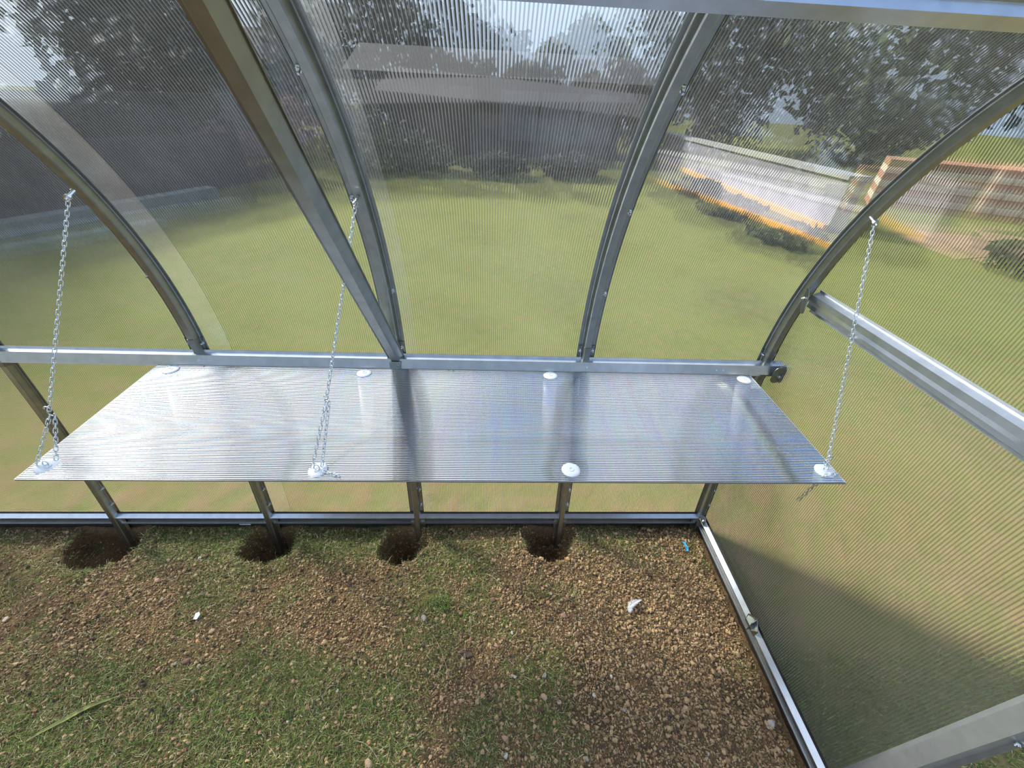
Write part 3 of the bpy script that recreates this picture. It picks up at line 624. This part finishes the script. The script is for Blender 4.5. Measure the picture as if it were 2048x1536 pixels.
STONES = [
 (-1.369, .859, .013, 'pink', 'angular pinkish stone in the grass below the first dark pit'),
 (-1.529, .803, .015, 'brown', 'dark reddish brown clod left of the angular pinkish stone'),
 (-1.314, .815, .009, 'tan', 'small tan stone just below the angular pinkish stone'),
 (-1.034, .660, .012, 'tan', 'rounded tan stone just below the pale plastic scrap'),
 (-1.068, .628, .007, 'orange', 'small orange-tan pebble below the rounded tan stone'),
 (-1.011, .546, .009, 'pale', 'smooth pale grey pebble beside a reddish brown clod'),
 (-1.062, .561, .015, 'brown', 'reddish brown clod left of the smooth pale grey pebble'),
 (-.980, .508, .007, 'orange', 'small orange pebble below the smooth pale grey pebble'),
 (-1.817, .712, .013, 'pale', 'pale stone at the left edge of the picture'),
 (-.990, .412, .009, 'pink', 'pinkish pebble in the grass at the lower left'),
 (-.787, .748, .009, 'pink', 'pinkish tan stone between the second pit and the middle clod patch'),
 (-1.258, .956, .009, 'white', 'white pebble at the edge of the soil between first and second pits'),
 (-.513, .469, .007, 'white', 'white chip on the bare soil patch left of centre'),
 (-.647, .391, .006, 'white', 'tiny round white pebble in the green grass, lower left of centre'),
 (-.774, .379, .007, 'tan', 'small tan pebble left of the tiny round white pebble'),
 (-.810, .430, .008, 'orange', 'orange-tan flake in the green grass at the lower left'),
 (-.364, .286, .017, 'tan', 'large tan stone cut by the bottom edge of the picture'),
 (.343, .932, .012, 'orange', 'yellowish round stone just in front of the rightmost pit'),
 (.253, .785, .009, 'pale', 'pale tan stone above the brown crumbly patch, centre right'),
 (.238, .818, .008, 'tan', 'small tan stone just behind the pale tan stone'),
 (.292, .699, .013, 'pink', 'upright pinkish tan stone right of centre'),
 (.265, .656, .009, 'pale', 'flat pale stone just below the upright pinkish tan stone'),
 (.087, .639, .007, 'white', 'white pebble near the middle of the soil'),
 (.340, .637, .012, 'brown', 'brown clod right of the flat pale stone'),
 (.329, .596, .010, 'tan', 'round tan stone below the brown clod, right of centre'),
 (-.256, .700, .015, 'grey', 'flat dark grey stone beside the grass tuft'),
 (-.036, .434, .012, 'tan', 'rounded yellowish tan stone below the dead brown leaf'),
 (.092, .502, .008, 'white', 'angular white chip in the lower middle'),
 (.104, .453, .009, 'orange', 'orange-tan stone below the angular white chip'),
 (.191, .439, .013, 'tan', 'wide tan stone right of the orange-tan stone'),
 (.199, .500, .009, 'grey', 'round greyish pebble above the wide tan stone'),
 (.454, .461, .011, 'tan', 'pair-like lumpy tan stone on the crumbly soil at the lower right'),
 (.439, .495, .007, 'white', 'white chip just behind the lumpy tan stone'),
 (.367, .443, .009, 'white', 'whitish flake left of the lumpy tan stone'),
 (.241, .423, .009, 'pale', 'yellowish flat stone right of the wide tan stone'),
 (.057, .296, .010, 'white', 'bright white chip near the bottom edge, centre'),
 (.011, .763, .013, 'brown', 'dark brown clod between the grass tuft and the pale tan stone'),
 (.293, .334, .009, 'tan', 'tan pebble near the bottom edge, right of centre'),
 (.057, .335, .012, 'pink', 'pinkish stone just above the bright white chip at the bottom'),
 (.376, .997, .010, 'grey', 'greyish stone at the right rim of the rightmost pit'),
 (-.514, .788, .007, 'pale', 'small pale pebble below the third pit, left of centre'),
 (-.104, .361, .007, 'orange', 'small orange pebble near the bottom, left of centre'),
 (-.273, .375, .007, 'tan', 'small tan pebble in the grass left of the small orange pebble'),
 (.953, .355, .016, 'white', 'flat white stone beside the end wall base rail, lower right'),
 (.965, .768, .012, 'tan', 'tan stone against the end wall base rail, near the corner'),
 (.736, .643, .012, 'pink', 'pinkish stone on crumbly soil left of the base rail clip'),
 (.972, .289, .007, 'white', 'small white pebble touching the end base rail at the bottom'),
 (.704, .288, .008, 'white', 'thin white shell-like sliver at the bottom right'),
 (.930, .394, .010, 'orange', 'orange-tan stone just behind the flat white stone'),
 (.862, .511, .009, 'tan', 'tan pebble on the loose soil along the end wall'),
]
for x, y, s, k, lb in STONES: stone(x, y, s*.78, k, lb, flat=.4 if 'flat' in lb or 'sliver' in lb or 'flake' in lb else .68, elong=1.7 if 'sliver' in lb or 'flat white' in lb else 1.2)
# smaller stones scattered between them, each described by its colour and nearest landmark
MARKS = [(.585, .735, 'the white feather'), (.905, .992, 'the blue plastic scrap'), (-1.118, .713, 'the pale plastic scrap'), (-.088, .578, 'the dead leaf'), (-.2, .757, 'the grass tuft'), (.953, .355, 'the flat white stone'),
 (-.364, .286, 'the large tan bottom stone'), (.292, .699, 'the upright pinkish tan stone'), (.343, .932, 'the yellowish stone at the rightmost pit'), (-1.53, .803, 'the dark reddish clod at the left'), (.736, .643, 'the pinkish stone near the clip'),
 (-.787, .748, 'the stone below the second pit'), (.454, .461, 'the lumpy tan stone'), (-.513, .469, 'the white chip on the bare patch'), (.191, .439, 'the wide tan stone'), (-1.011, .546, 'the smooth pale grey pebble')]
HUE = {'tan': 'tan', 'brown': 'dark brown', 'pink': 'pinkish', 'grey': 'greyish', 'orange': 'orange-tan'}
seen_lb = set(); tries = 0
while len(seen_lb) < 56 and tries < 4000:
    tries += 1; x, y = float(rng.uniform(-1.6, .95)), float(rng.uniform(.27, .95))
    if rng.random() > .35+.65*(x > .1): continue
    if any(abs(x-q[0]) < .025 and abs(y-q[1]) < .025 for q in STONES): continue
    key = ['tan', 'brown', 'pink', 'grey', 'orange'][int(rng.integers(0, 5))]
    mk = min(MARKS, key=lambda m: (m[0]-x)**2+(m[1]-y)**2); dx, dy = x-mk[0], y-mk[1]
    if math.hypot(dx, dy) > .22 or math.hypot(dx, dy) < .03: continue
    where = ('to the right of' if dx > 0 else 'to the left of') if abs(dx) > abs(dy) else ('behind' if dy > 0 else 'in front of')
    lb = 'small %s stone lying %s %s' % (HUE[key], where, mk[2])
    if lb in seen_lb: continue
    seen_lb.add(lb); o = stone(x, y, float(rng.uniform(.0045, .0072)), key, lb, flat=.75)

# feather
fx, fy = .585, .735; fz = gz(fx, fy)+.012
fe = tag(empty('feather', (fx, fy, fz), R(38)), 'curled white downy feather on the crumbly soil at the right', 'feather')
FEATHER = leafy('feather_white', (.86, .86, .86), .05, .6, .35)
pts = [Vector((-.036+.009*i, .010*math.sin(i*.45)-.004, .0+.010*(i/8)**2)) for i in range(9)]
MB().tube(pts, [.0010-.0001*i for i in range(9)], 5).build('quill', FEATHER, fe, smooth=True)
mb = MB()
for i in range(230):
    t = (i/230)**.8; k = t*8; a = pts[min(7, int(k))].lerp(pts[min(8, int(k)+1)], k-int(k)); sd = 1 if i % 2 else -1; ln = (.006+.011*math.sin(math.pi*min(1, t*.8+.25)))*random.uniform(.6, 1.1)
    dr = Vector((.55+random.uniform(-.3, .3), sd*1.0, random.uniform(-.1, .75))).normalized(); b = a+dr*ln*.6; c = b+(dr+Vector((.4, 0, random.uniform(-.5, .4)))).normalized()*ln*.5
    wv = Vector((.0005, 0, .0002)); mb.add([a-wv, a+wv, b+wv, b-wv, c], [(0, 1, 2, 3), (3, 2, 4)])
mb.build('barbs', FEATHER, fe)
# blue scrap of tape
bt = MB(); bt.add([(-.006, -.022, .0), (.005, -.023, .003), (.007, -.004, .009), (.003, .010, .008), (.009, .022, .005), (-.009, .024, .004), (-.006, .008, .008), (-.007, -.006, .009)], [(0, 1, 2, 7), (7, 2, 3, 6), (6, 3, 4, 5)])
o = bt.build('tape_scrap', BLUE, solid=.001); o.location = (.905, .992, gz(.905, .992)+.004); tag(o, 'small bright blue scrap of plastic near the end wall corner', 'litter')
# pale plastic scrap
mb = MB(); mb.add([(-.010, -.010, 0), (.006, -.012, .004), (.012, .002, .010), (.002, .014, .008), (-.012, .010, .004)], [(0, 1, 2), (0, 2, 3), (0, 3, 4)])
PLS = simple('pale_plastic', (.62, .72, .72), .3); o = mb.build('plastic_scrap', PLS, solid=.0008); o.location = (-1.118, .713, gz(-1.118, .713)+.006); tag(o, 'crumpled pale bluish plastic scrap lying in the grass at the left', 'litter')
# dead leaf
LEAFB = leafy('dead_leaf', (.12, .075, .055), .4, .7, .1); dl = tag(empty('dead_leaf', (-.088, .578, gz(-.088, .578)+.006)), 'dark dead curled leaf with stalks near the middle of the soil', 'leaf')
mb = MB(); ring = [(.000, .0), (.012, .010), (.022, .004), (.026, -.008), (.012, -.016), (-.006, -.012), (-.020, -.004), (-.014, .012)]
mb.add([(0, 0, .010)]+[(a, b, .004*math.sin(i*2.3)+.002) for i, (a, b) in enumerate(ring)], [(0, i+1, (i+1) % 8+1) for i in range(8)]); mb.build('blade', LEAFB, dl, solid=.0006)
for k, (a, b) in enumerate([(-.012, -.045), (.004, -.048), (-.002, .036)]): MB().tube([(0, 0, .006), (a*.5, b*.5, .010), (a, b, .002)], .0008, 5).build('stalk', G_STRAW, dl)
# long straws
for (A, B, lb) in [((-.215, .640), (-.136, .500), 'long pale straw stem lying above the dead leaf, near the middle'), ((-.02, .87), (.06, .80), 'thin straw stem lying in front of the third and fourth pits'), ((-.42, .34), (-.33, .29), 'straw stem in the grass near the bottom, left of the large tan stone'), ((-1.42, .36), (-1.22, .47), 'broad pale grass blade in the lower left corner')]:
    big = 'broad' in lb; path = []
    for i in range(9):
        t = i/8; x = A[0]+(B[0]-A[0])*t; y = A[1]+(B[1]-A[1])*t+.012*math.sin(t*3.14); path.append((x, y, gz(x, y)+.007+.004*math.sin(t*3.1)))
    if big:
        mb = MB(); ww = [.001+.006*math.sin(math.pi*min(1, .1+i/8*.9)) for i in range(9)]
        mb.sweep([(-1, 0), (0, -.3), (1, 0)], path, [Vector((-.5, .85, 0))*q for q in ww], [Vector((0, 0, 1))*q for q in ww]); o = mb.build('long_grass_leaf', G_OLIVE, solid=.0004)
    else: o = MB().tube(path, .0009, 5).build('straw', G_STRAW, smooth=True)
    tag(o, lb, 'grass blade' if big else 'straw')
# grass tuft
X = rng.normal(-.2, .022, 420); Y = rng.normal(.757, .014, 420); gv, gf, gm = blades(X, Y, ground, .02, .045, .0008, (.5, 1.3), [.45, .2, .15, .2], cup=.3)
o = np_mesh('grass_tuft', gv, gf, [G_GREEN, G_OLIVE, G_STRAW, G_DARK], midx=gm); tag(o, 'dense standing tuft of grass in the middle of the bare soil', 'grass tuft')

# ------------------------------------------------------------ outdoors
def lawn_mat():
    m, nt = mat('lawn'); t = N(nt, 'ShaderNodeTexCoord'); b = N(nt, 'ShaderNodeBsdfDiffuse')
    n1 = N(nt, 'ShaderNodeTexNoise', i_Scale=.9, i_Detail=8.0, i_Roughness=.7); n2 = N(nt, 'ShaderNodeTexNoise', i_Scale=8.0, i_Detail=6.0, i_Roughness=.7)
    L(nt, t.outputs['Object'], n1.inputs['Vector']); L(nt, t.outputs['Object'], n2.inputs['Vector'])
    r = N(nt, 'ShaderNodeValToRGB'); L(nt, n1.outputs[0], r.inputs[0]); e = r.color_ramp.elements
    e[0].position = .30; e[0].color = (.070, .075, .030, 1); e[1].position = .68; e[1].color = (.125, .135, .040, 1); k = e.new(.48); k.color = (.10, .118, .036, 1)
    sp = N(nt, 'ShaderNodeSeparateXYZ'); L(nt, t.outputs['Object'], sp.inputs[0])
    # worn brown earth close to the greenhouse
    mr_ = N(nt, 'ShaderNodeMapRange'); L(nt, sp.outputs['Y'], mr_.inputs[0]); mr_.inputs['From Min'].default_value = 1.0; mr_.inputs['From Max'].default_value = 3.0; mr_.inputs['To Min'].default_value = .54; mr_.inputs['To Max'].default_value = .12
    ad = N(nt, 'ShaderNodeMath', operation='MULTIPLY_ADD'); L(nt, n2.outputs[0], ad.inputs[0]); ad.inputs[1].default_value = 3.0; ad.inputs[2].default_value = -1.5
    a2 = N(nt, 'ShaderNodeMath', operation='ADD', use_clamp=True); L(nt, ad.outputs[0], a2.inputs[0]); L(nt, mr_.outputs[0], a2.inputs[1])
    mm = N(nt, 'ShaderNodeMixRGB'); L(nt, a2.outputs[0], mm.inputs[0]); L(nt, r.outputs[0], mm.inputs[1]); mm.inputs[2].default_value = (.17, .115, .065, 1)
    L(nt, mm.outputs[0], b.inputs[0]); bp = N(nt, 'ShaderNodeBump', i_Strength=.7, i_Distance=.03); L(nt, n2.outputs[0], bp.inputs['Height']); L(nt, bp.outputs[0], b.inputs['Normal'])
    out(nt, b.outputs[0]); return m
LAWN = lawn_mat()
mb = MB()
# a ring of lawn around the soil floor
xa, xb_, ya, yb_ = XW-.03, XE+.012, 2*YC-yb-.002, yb+.002
Z0 = -.012
for (x0, x1, y0, y1) in [(-60, 60, yb_, 60), (-60, 60, -40, ya), (-60, xa, ya, yb_), (xb_, 60, ya, yb_)]:
    nxx, nyy = 14, 14
    mb.add([(x0+(x1-x0)*i/nxx, y0+(y1-y0)*j/nyy, Z0) for j in range(nyy+1) for i in range(nxx+1)], [(j*(nxx+1)+i, j*(nxx+1)+i+1, (j+1)*(nxx+1)+i+1, (j+1)*(nxx+1)+i) for j in range(nyy) for i in range(nxx)])
lawn = mb.build('lawn', LAWN); tag(lawn, 'yellow-green lawn outside the greenhouse', kind='structure')
X, Y = scatter(16000, XE+.05, 2.1, -.7, .55, lambda x, y: .9+0*x)
gv, gf, gm = blades(X, Y, lambda x, y: 0*x-.012, .02, .05, .0014, (.3, 1.3), [.42, .34, .06, .18])
o = np_mesh('grass_outside', gv, gf, [G_GREEN, G_OLIVE, G_STRAW, G_DARK], midx=gm); tag(o, 'longer dark green grass outside the open doorway', 'grass', kind='stuff')

def foliage(n, cx, cy, cz, rx, ry, rz, s, seed):
    rg = np.random.default_rng(seed); u = rg.normal(size=(n, 3)); u /= np.linalg.norm(u, axis=1)[:, None]; rad = rg.uniform(.55, 1.02, n)**.6
    lump = 1+.22*np.sin(u[:, 0]*5+seed)*np.cos(u[:, 2]*6+seed*2)+.15*np.sin(u[:, 1]*9+seed)
    C = np.stack([cx+u[:, 0]*rx*rad*lump, cy+u[:, 1]*ry*rad*lump, cz+u[:, 2]*rz*rad*lump], 1); C[:, 2] = np.maximum(C[:, 2], .03)
    a = rg.normal(size=(n, 3)); a /= np.linalg.norm(a, axis=1)[:, None]; b = np.cross(a, rg.normal(size=(n, 3))); b /= np.linalg.norm(b, axis=1)[:, None]; ss = (s*rg.uniform(.6, 1.4, n))[:, None]
    V = np.stack([C-a*ss, C-b*ss*.5, C+a*ss, C+b*ss*.5], 1); return V.reshape(-1, 3), np.arange(n*4).reshape(n, 4)
BARK = simple('bark', (.10, .075, .055), .9, 0, .4, 12, .4)
LV = {'dark': leafy('leaf_dark', (.03, .042, .026)), 'mid': leafy('leaf_mid', (.06, .08, .035)), 'olive': leafy('leaf_olive', (.10, .10, .045)), 'grey': leafy('leaf_grey', (.06, .065, .065)), 'pink': leafy('leaf_pink', (.32, .19, .19))}
def tree(x, y, h, r, key, label, seed, trunk=True, n=1500, name='tree', cat='tree', group='trees around the garden', low=.35):
    t = tag(empty(name, (x, y, 0)), label, cat, group)
    cz = h*(1+low)/2; V, F = foliage(n, 0, 0, cz, r, r, h*(1-low)/2, .21 if trunk else .07, seed); np_mesh('crown', V, F, LV[key], t)
    if trunk:
        rg = random.Random(seed); mbt = MB(); mbt.tube([(0, 0, -.05), (.05, 0, h*.3), (0, .06, h*.6), (.03, 0, h*.85)], [r*.09+.05, r*.07+.04, r*.05+.03, .02], 8)
        for i in range(5):
            a = rg.uniform(0, 6.28); z0 = h*rg.uniform(.3, .6); mbt.tube([(0, 0, z0), (r*.35*math.cos(a), r*.35*math.sin(a), z0+h*.12), (r*.7*math.cos(a), r*.7*math.sin(a), z0+h*.22)], [.05, .035, .012], 6)
        mbt.build('trunk', BARK, t, smooth=True)
    return t
TREES = [(-18.5, 13, 8.0, 3.4, 'grey', 'tall grey-green tree far beyond the left side of the lawn'), (-11.5, 18, 7.0, 3.4, 'dark', 'tall dark tree beyond the lawn, left of the brown shed'), (-21, 5, 8, 3.6, 'grey', 'large greyish tree at the far left of the garden'),
 (-5.2, 24, 7.8, 3.3, 'dark', 'dark tree rising behind the left end of the brown shed'), (-.6, 25.5, 4.3, 2.4, 'dark', 'low dark tree behind the brown shed roof'), (4.2, 25, 4.2, 2.2, 'olive', 'olive tree behind the right end of the brown shed'),
 (9.6, 22, 8.0, 3.3, 'dark', 'dark tree right of the shed, behind the pale wall'), (14.6, 17.5, 8.4, 3.6, 'mid', 'tall green tree behind the pale low wall'), (18.8, 11.5, 8.6, 3.8, 'olive', 'tall olive green tree behind the brick stack'),
 (-12.2, 7.6, 6.4, 2.6, 'dark', 'dark tree overhanging the dark fence at the left'), (22, 4.5, 8.0, 3.6, 'mid', 'broad green tree right of the brick stack'), (-19, -3, 8, 3.4, 'dark', 'dark tree behind the left end of the greenhouse')]
for i, (x, y, h, r, k, lb) in enumerate(TREES): tree(x, y, h, r, k, lb, 50+i, n=6500, low=.04)
BUSH = [(-3.6, 13.0, 1.3, .9, 'dark', 'low dark bush at the left corner of the shed'), (-5.8, 12.6, 1.5, .9, 'pink', 'pinkish flowering bush beyond the end of the dark fence'), (-3.3, 11.0, .8, .7, 'mid', 'mid green bush in front of the shed, left part'),
 (-1.9, 11.4, .75, .8, 'dark', 'low dark bush in front of the middle of the shed'), (0, 11.1, .5, .8, 'dark', 'lowest dark bush in front of the shed'), (1.9, 11.4, .5, .8, 'dark', 'low dark bush in front of the grey shed doors'),
 (4.6, 9.8, .26, .5, 'dark', 'dark weeds at the far foot of the pale low wall'), (4.45, 7.9, .24, .55, 'dark', 'dark weeds at the middle foot of the pale low wall'), (4.5, 6.2, .22, .5, 'mid', 'green weeds at the near foot of the pale low wall'), (7.3, 4.7, .42, .75, 'dark', 'dark weeds in front of the strip of bare earth')]
for i, (x, y, h, r, k, lb) in enumerate(BUSH): tree(x, y, h, r, k, lb, 90+i, trunk=False, n=1500, name='bush', cat='bush', group='low bushes and weeds', low=0)
# shed
WOODD = simple('dark_boards', (.030, .024, .020), .8, 0, .4, 6); GREYP = simple('grey_panel', (.11, .12, .14), .5, 0, .15, 3); ROOFM = simple('shed_roof', (.032, .029, .03), .6, 0, .3, 5); PALE = simple('pale_board', (.40, .33, .27), .7, 0, .2, 5)
sh = tag(empty('shed', (0, 15, 0)), 'long dark brown shed with grey doors beyond the lawn', 'shed')
mb = MB(); mb.box(-4.2, 4.8, 0, 3.5, Z0, 2.0)
for i in range(45): mb.box(-4.2+i*.2, -4.2+i*.2+.17, -.03, 0, Z0, 2.0)
mb.build('wall', WOODD, sh)
mb = MB(); mb.add([(-4.5, -.4, 2.0), (5.1, -.4, 2.0), (5.1, 1.8, 2.75), (-4.5, 1.8, 2.75), (5.1, 3.9, 2.0), (-4.5, 3.9, 2.0)], [(0, 1, 2, 3), (3, 2, 4, 5)]); mb.build('roof', ROOFM, sh, solid=.08)
for x0 in (.1, 1.35, 2.6): mb = MB(); mb.box(x0, x0+1.15, -.08, -.03, .45, 1.75); mb.build('door', GREYP, sh, bevel=.01)
mb = MB(); mb.box(-1.5, -.75, -.05, -.03, 1.35, 1.8); mb.build('window_board', simple('dim_board', (.12, .09, .07), .7), sh)
# neighbouring house, left
hs = tag(empty('house', (-14, 27, 0), R(15)), 'pale grey house far behind the trees on the left', 'house'); mb = MB(); mb.box(-5, 5, 0, 7, Z0, 4.2); mb.build('wall', simple('render_grey', (.30, .31, .34), .8, 0, .1, 1), hs)
mb = MB(); mb.add([(-5.5, -.5, 4.2), (5.5, -.5, 4.2), (5.5, 3.5, 6.4), (-5.5, 3.5, 6.4), (5.5, 7.5, 4.2), (-5.5, 7.5, 4.2)], [(0, 1, 2, 3), (3, 2, 4, 5)]); mb.build('roof', ROOFM, hs, solid=.12)
for x0 in (-3.6, -.6, 2.4): mb = MB(); mb.box(x0, x0+1.2, -.06, 0, 1.2, 2.6); mb.build('window', GREYP, hs)
# pale low wall with orange edging, right
pw_ = tag(empty('low_wall', (5.62, 10.4, 0)), 'long pale lilac low wall with an orange edging board at its foot', 'wall')
mb = MB(); mb.box(.02, .30, -3.6, 5.5, Z0, .78); mb.build('wall_body', simple('pale_wall', (.27, .26, .31), .6, 0, .25, 4), pw_)
mb = MB(); mb.box(-.06, .02, -3.6, 5.5, Z0, .10); mb.build('edging_board', simple('orange_board', (.60, .27, .03), .5, 0, .1, 4), pw_, bevel=.01)
mb = MB(); mb.box(-.03, .36, -3.6, 5.5, .78, .84); mb.build('coping', simple('coping', (.34, .34, .32), .6), pw_)
# brick stack and strip of bare earth beyond the end wall
bs = tag(empty('brick_stack', (10.4, 8.4, 0), R(-35)), 'stack of terracotta and pale block courses beyond the end wall', 'block stack')
TER = simple('terracotta', (.42, .22, .13), .8, 0, .25, 8); CRM = simple('pale_block', (.66, .56, .42), .7, 0, .15, 8)
for i in range(7):
    mb = MB()
    for k in range(11): mb.box(-2.2+k*.4+.012, -2.2+(k+1)*.4-.012, -.5, .5, Z0+.13*i, Z0+.13*i+.12)
    mb.build('block_course', CRM if i % 2 else TER, bs)
mb = MB(); k = 24; mb.add([(9.6+2.9*math.cos(2*math.pi*i/k), 6.5+.9*math.sin(2*math.pi*i/k)+.5*math.sin(3*i), Z0+.004) for i in range(k)]+[(9.6, 6.5, Z0+.08)], [(i, (i+1) % k, k) for i in range(k)])
o = mb.build('earth_strip', simple('bare_earth', (.27, .17, .10), .9, 0, .35, 3, .4)); o.location.y = -.5; tag(o, 'strip of bare brown earth on the lawn before the brick stack', 'soil bed')
# dark board fence at the left and a short pale kerb at its foot
DKF = simple('fence_boards', (.045, .050, .062), .6, 0, .3, 5); FPTS = [(-9.2, -1.5), (-7.8, 2.6), (-5.9, 6.6), (-4.6, 10.2)]
fn = tag(empty('garden_fence', (FPTS[0][0], FPTS[0][1], 0)), 'dark blue-grey board fence along the left side of the lawn', 'fence'); F0 = Vector((FPTS[0][0], FPTS[0][1], 0))
for (a, b) in zip(FPTS, FPTS[1:]):
    A = Vector((*a, 0))-F0; B = Vector((*b, 0))-F0; dv = (B-A).normalized(); sd = Vector((-dv.y, dv.x, 0)); nb = int((B-A).length/.15); mb = MB()
    for i in range(nb):
        p0 = A+(B-A)*(i/nb); p1 = A+(B-A)*((i+.92)/nb); hh = 1.45
        vs = [p+sd*t+Vector((0, 0, z)) for z in (Z0, hh) for p, t in ((p0, 0), (p1, 0), (p1, .022), (p0, .022))]
        mb.add(vs, [(0, 3, 2, 1), (4, 5, 6, 7), (0, 1, 5, 4), (1, 2, 6, 5), (2, 3, 7, 6), (3, 0, 4, 7)])
    mb.build('board_panel', DKF, fn)
for a in FPTS: q = Vector((*a, 0))-F0; mb = MB(); mb.box(q.x-.06, q.x+.06, q.y-.06, q.y+.06, Z0, 1.55); mb.build('fence_post', DKF, fn)
kb = MB(); kb.box(-1.5, 1.5, -.12, .12, Z0, .16); o = kb.build('kerb', simple('kerb_concrete', (.20, .26, .26), .7, 0, .2, 4), bevel=.01); o.location = (-5.55, 6.3, 0); o.rotation_euler.z = R(66); tag(o, 'low blue-grey kerb at the foot of the dark fence', 'kerb')
